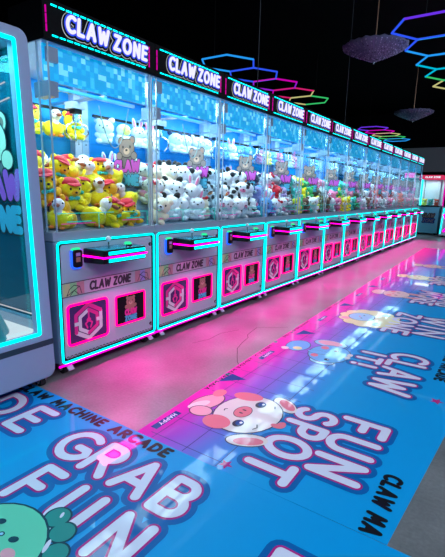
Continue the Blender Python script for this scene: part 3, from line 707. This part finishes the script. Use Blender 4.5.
# ------------------------------------------------------------------ big white machine at the left
def big_machine():
    root = empty('claw_machine', (-.35, -.6, 0))
    tag(root, 'big white claw machine with a cyan lit window at the left edge', 'claw machine')
    def taper(mb):      # the cabinet narrows slightly towards its top
        mb.v = [(x, y+max(0, min(1, (y+1.10)/1.0))*(.034-.056*z/1.925), z) for x, y, z in mb.v]; return mb
    def part(name, mb, parent=root, bevel=0, label=None):
        o = taper(mb).build(name, parent, bevel); o.matrix_parent_inverse = Matrix.Translation((.35, .6, 0))
        if label: o['label'] = label
        return o
    X = .05; Y1 = -.091; Y0 = -1.10; ZT = 1.925
    b = MB(); ring(b, rrect(Y0, Y1, .062, ZT, .05), rrect(Y0+.085, Y1-.078, .335, 1.868, .012), X-.07, X, M['frame_white']); part('front_frame', b, bevel=.01)
    b = MB(); b.box(X-.001, X+.002, Y0+.002, Y1-.002, .262, .295, M['stripe']); part('accent_stripe', b, label='dark teal stripe')
    b = MB(); b.box(-.80, X-.07, Y0, Y1, .062, .33, M['frame_white']); b.box(-.80, X-.07, Y0, Y1, 1.868, ZT, M['frame_white']); b.box(-.80, -.77, Y0, Y1, .33, 1.868, M['teal_wall']); b.box(-.77, X-.07, Y0, Y0+.03, .33, 1.868, M['teal_wall']); part('cabinet', b)
    b = MB(); b.box(-.77, X-.07, Y1-.020, Y1-.012, .335, 1.868, M['glass_teal']); part('side_glass', b)
    b = MB(); b.box(-.77, X-.07, Y1-.012, Y1, .335, 1.868, M['side_teal']); part('side_panel', b)
    b = MB(); b.tube(yz(rrect(Y0+.085, Y1-.080, .340, 1.864, .006), X+.001), .010, M['cyan'], closed=True); part('led_strip', b, label='cyan light strip around the window')
    b = MB(); b.tube([(-.72, Y1-.035, .50), (-.72, Y1-.035, 1.84), (-.05, Y1-.035, 1.80), (-.05, Y1-.035, .5)], .007, M['cyan_dim']); part('inner_led', b)
    b = MB(); b.box(X-.045, X-.039, Y0+.08, Y1-.075, .335, 1.868, M['glass']); part('front_glass', b)
    b = MB(); b.box(-.77, X-.07, Y0+.03, Y1-.02, .33, .345, M['floor_lit']); part('lit_floor', b, label='glowing white prize floor')
    b = MB(); b.box(-.77, X-.07, Y1-.06, Y1-.02, .345, .40, M['ledge']); b.tube([(-.70, Y1-.062, .44), (X-.08, Y1-.062, .44)], .004, M['line_white'], n=5); part('inner_kick', b)
    fr = Frame((-.61, Y1-.0215, 1.10), (1, 0, 0), (0, 0, 1))
    part('bear_sticker', bear_sticker(fr, 1.75, 's_cream'), label='teddy bear sticker with CLAW ZONE lettering')
    b = MB()
    for (z, x0, x1) in ((1.70, -.6, -.15), (1.62, -.55, -.12)): b.tube([(x0, Y1-.028, z-.06), (x1, Y1-.028, z)], .004, M['line_white'], n=5)  # glowing lines imitate LED reflections on the inner wall
    part('led_reflection', b)
    for (x, y) in ((-.01, -.155), (-.01, -1.03), (-.72, -.155), (-.72, -1.03)):
        b = MB(); b.box(x-.03, x+.03, y-.03, y+.03, .056, .064, M['steel'])
        b.prism([Vector((x-.025, y+.018, .058)), Vector((x+.028, y+.018, .058)), Vector((x+.012, y+.018, .024)), Vector((x-.012, y+.018, .024))], Vector((0, .006, 0)), M['steel'])
        b.prism([Vector((x-.025, y-.024, .058)), Vector((x+.028, y-.024, .058)), Vector((x+.012, y-.024, .024)), Vector((x-.012, y-.024, .024))], Vector((0, .006, 0)), M['steel'])
        c = part('caster', b)
        b = MB(); b.cone((x, y-.015, .029), (x, y+.015, .029), .028, .028, M['blackmat'], 18); b.cone((x, y-.028, .029), (x, y+.028, .029), .012, .012, M['chrome'], 12)
        w = taper(b).build('wheel', c)
    return root
M['stripe'] = pm('stripe_teal', (.01, .05, .08), .3)
M['side_teal'] = pm('side_teal', (.03, .24, .34), .35)
M['floor_lit'] = em('lit_white', (.75, .92, 1), .85)
big_machine()
# draped teal prize
b = MB(); n = 20; rings = [(0, .155), (.05, .14), (.16, .10), (.30, .062), (.40, .05), (.46, .03), (.48, .0)]
V = []; F = []
for j, (z, r) in enumerate(rings):
    for k in range(n):
        a = 2*PI*k/n; w = 1+(.14*math.sin(5*a)*(1-j/7)); V.append((r*w*math.cos(a), r*w*math.sin(a), z))
for j in range(len(rings)-1):
    for k in range(n): F.append((j*n+k, j*n+(k+1) % n, (j+1)*n+(k+1) % n, (j+1)*n+k))
b.add(V, F, M['aqua_cloth'], True)
o = b.build('draped_toy', loc=(-.13, -.40, .346)); tag(o, 'teal draped toy on the glowing white floor of the big left machine', 'toy')

# ------------------------------------------------------------------ floor mats
ZM = .002
def mat_base(b, pts, m):
    a = [Vector((x, y, .0007)) for x, y in pts]; b.prism(a, Vector((0, 0, ZM-.0007)), m)
H = .0006
def title(b, fr, text, u, v, w, h, r, track=.36, h0=ZM):
    write(b, fr, text, u, v, w, h, [(r+.031, None, h0+H, M['m_navy'], 0, 0), (r+.006, None, h0+2*H, M['m_mag'], 0, 0), (r-.003, None, h0+3*H, M['m_white'], 0, 0)], track=track, n=8)
# runner along the machines; print frame: u = reading direction (-y), v = up (+x)
b = MB()
edgeL = lambda y: .80-.045*min(y, 1.5)-.024*max(0, y-1.5)
edgeR = lambda y: 1.994+.075*min(max(y, -.15), 1.0)
ys = [-.148, .4, 1, 2, 3.5, 5, 7, 9.2]
mat_base(b, [(edgeL(y), y) for y in ys[::-1]]+[(edgeR(y), y) for y in ys], M['runner_print'])
F2 = Frame((0, 0, 0), (0, -1, 0), (1, 0, 0))   # p(u,v) -> (x=v, y=-u); normal = (0,-1,0)x(1,0,0) = +z
def rt(text, y0, x0, y1, x1, r=.021, track=.36): title(b, F2, text, -y0, x0, y0-y1, x1-x0, r, track)
rt('FUN', .60, 1.60, .09, 1.80, .024, .42); rt('SPOT', .565, 1.365, -.075, 1.555, .024, .36)
rt('CLAW', 1.765, 1.585, 1.06, 1.805, .023, .34); rt('IT!', 1.64, 1.385, 1.375, 1.53, .022, .5)
rt('WIN', 2.98, 1.60, 2.36, 1.82, .023, .42); rt('ZONE', 2.97, 1.36, 2.26, 1.545, .023, .38)
rt('GRAB', 4.25, 1.60, 3.55, 1.82, .023, .36); rt('MORE', 4.22, 1.36, 3.5, 1.55, .023, .38)
rt('PLAY'.replace('Y', 'Y'), 5.5, 1.60, 4.8, 1.82, .023, .36); rt('ZONE', 5.45, 1.36, 4.75, 1.55, .023, .38)
def caps(b, fr, text, u, v, w, h, r, m, track=.42, space=.7): write(b, fr, text, u, v, w, h, [(r, None, ZM+2*H, M[m], 0, 0)], track=track, space=space, slant=.06, n=4)
caps(b, F2, 'CLAW MA', -.24, 1.888, .37, .062, .0095, 'm_black')
caps(b, F2, 'CLAW MACHINE ARCADE', -2.46, 1.90, 1.04, .062, .0095, 'm_black')
star(b, F2, -1.097, 1.957, .040, M['m_mag'], ZM+H)
star(b, F2, .105, 1.30, .034, M['m_mag'], ZM+H)
# printed grid in the violet band
for x in (.90, 1.085, 1.27):
    line(b, F2, [(.14, x), (-6, x-.03)], .0018, M['m_grid'], ZM+.0002)
for k in range(34):
    y = -.105+.18*k
    line(b, F2, [(-y, edgeL(y)+.06), (-y, 1.33)], .0018, M['m_grid'], ZM+.0002)
# navy arrows, HAPPY tags, edge micro text
def E2(y, x, ry, rx, m, L, rot=0): ell(b, F2, -y, x, ry, rx, M[m], ZM+H*L, rot)
for (y0, dx) in ((.02, 0.016), (1.13, -.004), (2.28, -.03), (3.5, -.05), (4.7, -.08)):
    x = .834+dx
    poly(b, F2, [(-y0-.10, x-.021), (-y0+.095, x-.021), (-y0+.095, x+.019), (-y0-.10, x+.019)], M['m_signnavy'], ZM+H)
    write(b, F2, 'HAPPY', -y0-.07, x-.011, .12, .022, [(.0032, None, ZM+2*H, M['m_white'], 0, 0)], n=4)
for (y0, x) in ((.62, .80), (1.75, .80), (2.9, .77), (4.05, .74)):
    poly(b, F2, [(-y0-.085, x+.01), (-y0+.065, x+.0), (-y0-.06, x+.13)][::-1], M['m_signnavy'], ZM+H)
for (ya, yb) in ((1.0, .42), (1.32, 1.06), (2.1, 1.55), (3.2, 2.5)):
    y = ya; rr = random.Random(int(ya*100)); k = 0
    while y > yb:
        x = edgeL(y)+.014; w = .012+rr.random()*.012
        line(b, F2, [(-y, x), (-y+w*.5, x+.022), (-y+w, x)] if k % 2 else [(-y, x+.02), (-y, x), (-y+w, x+.01)], .0042, M['m_black'], ZM+H)
        y -= w+.016; k += 1
        if k % 6 == 0: y -= .02
for (y0) in (.68, 1.42): E2(y0, edgeL(y0)+.02, .02, .014, 'm_teal', 1)
# pig
def blob(y, x, ry, rx, m, L, rot=0, o=.006, om='m_outline'):
    E2(y, x, ry+o, rx+o, om, L, rot); E2(y, x, ry, rx, m, L+.5, rot)
blob(.30, .905, .115, .062, 'm_pink', 2, -.25)
E2(.25, .885, .07, .03, 'm_cream', 3, -.4); E2(.43, .90, .05, .035, 'm_rose', 3)
blob(.20, .935, .05, .06, 'm_pink', 3, .3)
blob(.525, 1.275, .050, .092, 'm_cream', 3, -.62); E2(.53, 1.285, .032, .066, 'm_rose', 4, -.62)
blob(.105, 1.280, .050, .100, 'm_cream', 3, .55); E2(.10, 1.29, .033, .072, 'm_rose', 4, .55)
blob(.325, 1.155, .205, .170, 'm_cream', 4.2, -.12)
E2(.158, 1.065, .065, .075, 'm_rose', 5.2); E2(.49, 1.06, .050, .085, 'm_rose', 5.2, .3)
blob(.322, 1.125, .062, .042, 'm_rose', 6, 0, .004)
for s_ in (-1, 1): E2(.322+s_*.018, 1.123, .006, .012, 'm_outline', 7.2); E2(.325+s_*.118, 1.166, .036, .028, 'm_outline', 7); E2(.325+s_*.118+.008, 1.170, .027, .019, 'm_signnavy', 7.6); E2(.325+s_*.118+.012, 1.176, .010, .008, 'm_white', 8)
line(b, F2, [(-.25, 1.252), (-.225, 1.266), (-.20, 1.255)], .003, M['m_outline'], ZM+H*7); line(b, F2, [(-.47, 1.24), (-.45, 1.25)], .003, M['m_outline'], ZM+H*7)
line(b, F2, [(-.30, 1.04), (-.29, 1.03), (-.275, 1.035)], .003, M['m_outline'], ZM+H*7)
E2(.32, 1.352, .035, .022, 'm_rose', 5); E2(.30, 1.335, .02, .03, 'm_rose', 5)
# elephant
blob(1.46, .93, .12, .085, 'm_sky', 2); E2(1.40, .95, .035, .035, 'm_butter', 3); E2(1.35, .87, .03, .03, 'm_cream', 3)
blob(1.645, 1.12, .075, .125, 'm_skyl', 3, .1); E2(1.655, 1.115, .055, .095, 'm_pink', 4, .1)
blob(1.265, 1.195, .055, .085, 'm_skyl', 3); E2(1.27, 1.195, .035, .06, 'm_pink', 4)
blob(1.43, 1.19, .185, .145, 'm_sky', 4.2)
blob(1.41, 1.11, .035, .075, 'm_sky', 5.2, .2, .003); E2(1.53, 1.12, .035, .03, 'm_rose', 6); E2(1.34, 1.11, .03, .028, 'm_rose', 6)
for y in (1.51, 1.31): E2(y, 1.215, .020, .018, 'm_outline', 6); E2(y+.006, 1.222, .006, .006, 'm_white', 7)
for s_ in (-1, 1): E2(1.46+s_*.03, 1.325, .03, .02, 'm_cream', 5.5)
# sheep
for k in range(12):
    a = 2*PI*k/12; E2(2.57+.235*math.cos(a), 1.16+.20*math.sin(a), .086, .086, 'm_outline', 2)
for k in range(12):
    a = 2*PI*k/12; E2(2.57+.235*math.cos(a), 1.16+.20*math.sin(a), .080, .080, 'm_butter', 2.6)
E2(2.57, 1.16, .24, .20, 'm_butter', 3); E2(2.45, .97, .05, .045, 'm_pink', 3.4); blob(2.57, 1.09, .135, .115, 'm_skyl', 4, 0, .007)
for s_ in (-1, 1): E2(2.57+s_*.05, 1.10, .010, .010, 'm_outline', 5.4)
E2(2.57, 1.07, .012, .010, 'm_rose', 5.4); E2(2.40, 1.27, .05, .035, 'm_skyl', 4); E2(2.76, 1.27, .05, .035, 'm_skyl', 4)
# bunny and bear further along
for (yc, base, spot) in ((3.82, 'm_beige', 'm_rose'), (5.15, 'm_butter', 'm_pink'), (6.4, 'm_beige', 'm_rose')):
    blob(yc+.10, 1.33, .045, .12, base, 2, -.2); blob(yc-.10, 1.33, .045, .12, base, 2, .2); E2(yc+.10, 1.34, .022, .08, spot, 3.2, -.2); E2(yc-.10, 1.34, .022, .08, spot, 3.2, .2)
    blob(yc, .93, .13, .08, base, 2); blob(yc, 1.13, .19, .145, base, 4); E2(yc-.11, 1.07, .04, .03, spot, 5); E2(yc+.11, 1.07, .04, .03, spot, 5)
    for s_ in (-1, 1): E2(yc+s_*.07, 1.14, .016, .02, 'm_outline', 5)
    E2(yc, 1.095, .02, .014, 'm_rose', 5)
# next stand-alone print bands continue beyond the sheep
o = b.build('floor_mat'); tag(o, 'long glossy pink to blue floor mat with pig, elephant and FUN SPOT lettering', 'floor mat')

# front mat; print frame: u = +x, v = +y
b = MB(); F1 = Frame((0, 0, 0), (1, 0, 0), (0, 1, 0))
ZF = .0
mat_base(b, [(-1.3, -1.9), (3.2, -1.9), (3.2, -.158), (2.0, -.151), (-1.3, -.140)], M['front_print'])
def ft(text, x0, y0, x1, y1, r=.019, track=.36): title(b, F1, text, x0, y0, x1-x0, y1-y0, r, track)
ft('GRAB', .60, -.478, 1.315, -.292, .023, .38)
ft('FUN', .712, -.755, 1.300, -.560, .023, .66)
ft('RIDE', -.36, -.478, .355, -.282, .023, .40)
ft('F', 1.705, -.58, 1.81, -.385, .023)
caps(b, F1, 'CLAW MACHINE ARCADE', -.085, -.222, 1.135, .054, .0095, 'm_black')
# dinosaur
def E1(x, y, rx, ry, m, L, rot=0): ell(b, F1, x, y, rx, ry, M[m], ZM+H*L, rot)
def blob1(x, y, rx, ry, m, L, rot=0, o=.006): E1(x, y, rx+o, ry+o, 'm_dteal', L, rot); E1(x, y, rx, ry, m, L+.5, rot)
for (x, y, r) in ((.985, -.715, .044), (1.058, -.748, .042), (1.115, -.815, .040), (1.14, -.885, .038)): blob1(x, y, r, r, 'm_teal', 5, 0, .007)
E1(.99, -.70, .006, .014, 'm_white', 6.2, .5)
blob1(.905, -.915, .190, .172, 'm_mint', 6.2, -.1, .008)
E1(.955, -.862, .018, .013, 'm_dteal', 7.5, .4); E1(.845, -.842, .018, .013, 'm_dteal', 7.5, .4); E1(.90, -.872, .012, .010, 'm_dteal', 7.5); E1(.90, -.872, .007, .006, 'm_skyl', 8)
E1(.995, -.905, .028, .020, 'm_pink', 7.5); E1(1.068, -.815, .008, .028, 'm_white', 7.5, .5)
line(b, F1, [(.20, -.60), (.66, -.83), (.78, -.84)], .002, M['m_grid'], ZM+.0002); line(b, F1, [(.60, -.80), (.66, -1.0)], .002, M['m_grid'], ZM+.0002)
o = b.build('floor_mat', loc=(0, 0, .0002)); tag(o, 'blue glossy floor mat lettered GRAB FUN with a green dinosaur in the foreground', 'floor mat')

# ------------------------------------------------------------------ ceiling lights
def honeycomb(x, y0, n, z, cols, label, step=.81):
    root = empty('hexagon_light', (x, y0, z)); s_ = .47; done = {}
    for k in range(n):
        cy = k*step
        V = [(s_*math.cos(math.radians(a)), cy+step/2/math.sin(math.radians(60))*math.sin(math.radians(a))) for a in (0, 60, 120, 180, 240, 300)]
        for e in range(6):
            a, c = V[e], V[(e+1) % 6]
            key = tuple(sorted([(round(a[0], 2), round(a[1], 2)), (round(c[0], 2), round(c[1], 2))]))
            if key in done: continue
            done[key] = 1
            b = MB(); b.tube([(a[0], a[1], 0), (c[0], c[1], 0)], .014, cols[k][e], n=8); b.build('light_tube', root)
    tag(root, label, 'ceiling light')
    for (x_, y_) in ((0, -.40), (0, (n-.5)*step)):
        b = MB(); b.cone((x_, y_, .01), (x_, y_, 4.3-z), .004, .004, M['cable_black'], 6); b.build('hanging_wire', root)
M['cable_black'] = pm('wire_black', (.01, .01, .01), .8)
hb = hexm('blue', (.03, .10, 1), .9); hcb = hexm('sky', (.02, .35, 1), .9); hv = hexm('violet', (.18, .04, 1), .8); hm = hexm('magenta', (.85, .0, .6), .7); hp = hexm('pink', (.9, .02, .22), .7)
hy = hexm('cream', (.75, .72, .28), .7); hg = hexm('green', (.05, .75, .2), .7); hc = hexm('cyan', (0, .6, .85), .8); ht = hexm('teal', (0, .7, .45), .75); hpu = hexm('purple', (.4, .02, .9), .7)
honeycomb(-2.02, 4.80, 5, 3.2, [[hb, hb, hcb, hcb, hcb, hcb], [hb, hb, hb, hb, hb, hb], [hpu, hm, hpu, hpu, hm, hm], [hy, hy, hp, hm, hp, hp], [hg, hg, hy, hy, hy, hg]], 'blue to green honeycomb ceiling light above the sign row, left')
honeycomb(1.03, 4.70, 5, 3.2, [[hb, hcb, hb, hb, hv, hv], [hcb, hcb, hcb, hb, hb, hb], [hc, hc, hc, hcb, hcb, hc], [ht, ht, hg, hc, hc, ht], [hy, hy, hy, hy, hg, hg]], 'large blue to cream honeycomb ceiling light at the upper right edge')
honeycomb(-1.92, 12.9, 5, 3.2, [[hv, hm, hv, hv, hv, hv], [hm, hm, hm, hm, hm, hm], [hy, hy, hy, hy, hy, hy], [hg, hg, hg, hg, hg, hg], [hcb, hcb, hcb, hcb, hcb, hcb]], 'small distant honeycomb ceiling light above the far end of the row')

def chandelier(loc, label, R=.46):
    root = empty('chandelier', loc); tag(root, label, 'chandelier', 'beaded chandeliers')
    b = MB(); n = 48; prof = [(.012, 0), (.10, .035), (.22, .085), (.36, .145), (R, .20), (R*.985, .225), (R*.8, .235), (R*.35, .25), (.02, .255)]
    V = []; F = []
    for (r, z) in prof:
        for k in range(n):
            a = 2*PI*k/n; w = 1+.03*math.cos(12*a)*(r/R); V.append((r*w*math.cos(a), r*w*math.sin(a), z+.008*math.cos(24*a)*(r/R)))
    for j in range(len(prof)-1):
        for k in range(n): F.append((j*n+k, j*n+(k+1) % n, (j+1)*n+(k+1) % n, (j+1)*n+k))
    b.add(V, F, M['bead_core'], True); b.build('shade', root)
    b = MB()
    for k in range(40):
        a = 2*PI*k/40; c, s_ = math.cos(a), math.sin(a)
        for (r0, z0), (r1, z1) in zip(prof[:4], prof[1:5]):
            m_ = 4
            for t in range(m_):
                u = (t+.5)/m_; r = r0+(r1-r0)*u; z = z0+(z1-z0)*u
                if r < .05: continue
                rr = .006+.009*r
                b.sphere((r*c, r*s_, z-.004), (rr, rr, rr), M['beads'], nu=5, nv=4)
    st_ = b.build('bead_strands', root); st_['kind'] = 'stuff'
    b = MB(); b.sphere((0, 0, -.012), (.016, .016, .022), M['chrome'], nu=10, nv=8); b.build('finial', root)
    b = MB(); b.cone((0, 0, .25), (0, 0, 4.3-loc[2]), .009, .009, M['rod'], 8); b.build('rod', root)
    return root
M['bead_core'] = pm('bead_core', (.16, .16, .28), .4)
# ------------------------------------------------------------------ camera
f, yaw, pitch, roll = 430.704, .59158, .200131, .0243324
fw = Vector((-math.sin(yaw)*math.cos(pitch), math.cos(yaw)*math.cos(pitch), -math.sin(pitch)))
rg = Vector((math.cos(yaw), math.sin(yaw), 0)); up = rg.cross(fw)
r2 = rg*math.cos(roll)+up*math.sin(roll); u2 = -rg*math.sin(roll)+up*math.cos(roll)
C0 = Vector((2.2, -1.506, 1.159))
cd = bpy.data.cameras.new('camera'); cd.sensor_fit = 'HORIZONTAL'; cd.sensor_width = 36; cd.lens = f/445*36; cd.clip_start = .05
cam = bpy.data.objects.new('camera', cd); COL.objects.link(cam)
R3 = Matrix((r2, u2, -fw)).transposed()
cam.matrix_world = Matrix.Translation(C0) @ R3.to_4x4(); S.camera = cam
# places measured along viewing directions (direction per unit depth, distance)
def along(d, t): return C0+Vector(d)*t
chandelier(along((-.32, 1.08, .30), 6.4), 'large dark beaded chandelier hanging near the upper right')
chandelier(along((-.23, 1.12, .17), 10.7), 'small distant dark beaded chandelier on the right, beyond the large one')
for (d, lab) in (((-.54, .93, .26), 'thin grey ceiling cable dropping onto the third machine sign'), ((-.36, 1.03, .17), 'thin grey ceiling cable dropping onto the sixth machine sign')):
    t = (2.2+.16)/-d[0]; p = along(d, t)
    b = MB(); b.cone((0, 0, 2.131), (0, 0, 4.3), .0045, .0045, M['cable'], 6); o = b.build('cable', loc=(p.x, p.y, 0)); tag(o, lab, 'cable')

# ------------------------------------------------------------------ machines across the far end
def back_machine(x1, w, label, first):
    root = empty('claw_machine', (x1-w/2, 13.0, 0)); tag(root, label, 'claw machine', 'claw machines across the far end')
    def part(name, mb, lab=None):
        o = mb.build(name, root)
        if lab: o['label'] = lab
        return o
    h = w/2-.008
    b = MB(); b.box(-h, h, 0, .7, .05, .84, M['back_blue']); part('cabinet', b, 'blue cabinet')
    b = MB(); b.box(-h, h, -.01, .02, .84, .875, M['black']); part('ledge', b)
    b = MB(); b.box(-h, h, .66, .68, .875, 1.66, M['back_glow']); part('back_panel', b)
    b = MB(); b.box(-h, h, 0, .7, 1.66, 1.78, M['sign_pink'] if first else M['sign_cyan']); sg = part('sign', b)
    fr = Frame((-h, -.004, 0), (1, 0, 0), (0, 0, 1))
    b = MB(); write(b, fr, 'CLAW ZONE', .15*w, 1.70, .7*w, .042, [(.008, 0, .002, M['white_led'], 0, 0)]); b.build('lettering', sg)
    b = MB(); b.box(-h, h, .005, .01, .875, 1.64, M['glass']); part('front_glass', b)
    for s_ in (-1, 1):
        b = MB(); b.box(s_*(h-.02)-.02, s_*(h-.02)+.02, -.008, .03, .88, 1.64, M['cyan'] if s_ < 0 else M['pillar']); part('corner_post', b)
    b = MB(); b.box(h-.06, h, -.02, -.001, 1.62, 1.78, M['magenta_dim']); part('corner_light', b, 'magenta corner light') if not first else None
    b = MB(); fr = Frame((-.2, -.002, .40), (1, 0, 0), (0, 0, 1))
    write(b, fr, 'CLAW', .05, .13, .30, .10, [(.035, None, .001, M['p_dark'], 0, 0), (.008, None, .002, M['p_grey'], 0, 0)], slant=.15); write(b, fr, 'ZONE', .06, -.02, .30, .09, [(.035, None, .001, M['m_signnavy'], 0, 0), (.008, None, .002, M['p_grey'], 0, 0)], slant=.15)
    part('front_sticker', b, 'dark lettered sticker')
    b = MB(); b.box(-h+.02, h-.02, .02, .66, .04, .052, M['blackmat'])
    for s_ in (-1, 1):
        for y in (.06, .6): b.cone((s_*(h-.06), y-.02, .028), (s_*(h-.06), y+.02, .028), .028, .028, M['blackmat'], 12)
    part('caster_base', b)
    return root
M['back_blue'] = pm('cabinet_blue', srgb(105, 190, 220), .4)
M['back_glow'] = pm('pale_backdrop', (.6, .8, .85), .5)
M['sign_pink'] = em('sign_red_pink', srgb(240, 60, 110), .75)
M['sign_cyan'] = em('sign_pale_cyan', (.15, .6, .75), .8)
bw = .585
for k in range(5):
    x1 = .25-bw*k
    back_machine(x1, bw, 'blue cabinet claw machine with red sign closing the far end of the aisle' if k == 0 else f'{ORD[k]} blue claw machine left of the red signed one, seen through the glass row', k == 0)
    rnd = random.Random(k+50); cs = ['lemon', 'teal_p', 'coral', 'pwhite', 'pskyblue', 'ppink']
    for j in range(3):
        c = (cs[(j+k) % 6], 'pwhite')
        o = make_plush('bear', c, True, (x1-bw/2+(j-1)*.17, 13.15, .876), -PI/2+rnd.uniform(-.4, .4), (0, 0), 1.1)
        tag(o, f'{CN[c[0]]} bear plush at glass of {"the red signed far" if k == 0 else ORD[k]+" blue far"} machine, {["left", "middle", "right"][j]}', 'plush toy', 'plush toys in the far machines')
# right edge machine
root = empty('claw_machine', (.75, 12.4, 0)); tag(root, 'claw machine with magenta and cyan edge lights at the right edge, far back', 'claw machine')
b = MB(); b.box(-.36, .45, 0, .8, .05, .86, M['white']); o = b.build('cabinet', root)
b = MB(); b.box(-.36, .45, 0, .8, 1.66, 1.84, M['black']); sg = b.build('sign', root)
b = MB(); b.box(-.34, -.05, -.006, -.001, 1.68, 1.82, M['magenta']); b.build('sign_light', sg)
b = MB(); b.box(-.34, .43, .70, .72, .86, 1.66, M['back_glow']); b.build('back_panel', root)
b = MB(); b.box(-.35, .44, .006, .012, .86, 1.66, M['glass']); b.build('front_glass', root)
b = MB(); b.box(-.37, -.335, -.012, .02, .88, 1.64, M['magenta_dim']); b.build('corner_light', root)
b = MB(); b.tube([(-.34, -.01, .1), (-.30, -.01, .82)], .014, M['cyan']); b.tube([(-.26, -.01, .16), (-.16, -.01, .3), (-.2, -.01, .5), (-.30, -.01, .66)], .035, M['magenta']); b.build('front_light', root)
b = MB()
for x in (-.28, .38):
    for y in (.1, .7): b.cone((x, y-.02, .026), (x, y+.02, .026), .026, .026, M['blackmat'], 12)
b.build('caster_wheels', root)

# ------------------------------------------------------------------ light
def area(name, loc, rot, sx, sy, power, col):
    l = bpy.data.lights.new(name, 'AREA'); l.shape = 'RECTANGLE'; l.size = sx; l.size_y = sy; l.energy = power; l.color = col
    o = bpy.data.objects.new(name, l); COL.objects.link(o); o.location = loc; o.rotation_euler = rot; return o
for i in range(NM):
    area('case_lamp', (-.32, P*i+.425, 1.915), (0, 0, 0), .40, .66, 13.5 if i < 6 else 15, (.70, .95, 1))
area('hall_lamp', (3.4, -3.2, 4.2), (0, math.radians(10), 0), 4.5, 4.0, 300, (.72, .83, 1))
area('hall_lamp', (4.3, 5.5, 4.2), (0, math.radians(20), 0), 1.6, 13.0, 370, (.72, .83, 1))
for i in range(NM):
    l = area('added_floor_glow', (.09, P*i+.41, .694), (0, math.radians(-24), 0), .15, .36, 11, (1, .0, .42)); l.data.spread = math.radians(92)  # added lamp without a fixture, spreads magenta glow over the floor
area('case_lamp', (-.36, -.6, 1.86), (0, 0, 0), .6, .8, 15, (.15, .85, 1))
for k in range(5): area('case_lamp', (.25-bw*(k+.5), 13.35, 1.63), (0, 0, 0), .45, .45, 3, (.85, .97, 1))
w = bpy.data.worlds.new('world'); S.world = w; w.use_nodes = True
w.node_tree.nodes['Background'].inputs[0].default_value = (.02, .025, .04, 1); w.node_tree.nodes['Background'].inputs[1].default_value = .3
S.view_settings.view_transform = 'Standard'; S.view_settings.look = 'None'; S.view_settings.gamma = 1; S.view_settings.exposure = 0
S.cycles.transparent_max_bounces = 40; S.cycles.max_bounces = 10; S.cycles.sample_clamp_indirect = 6
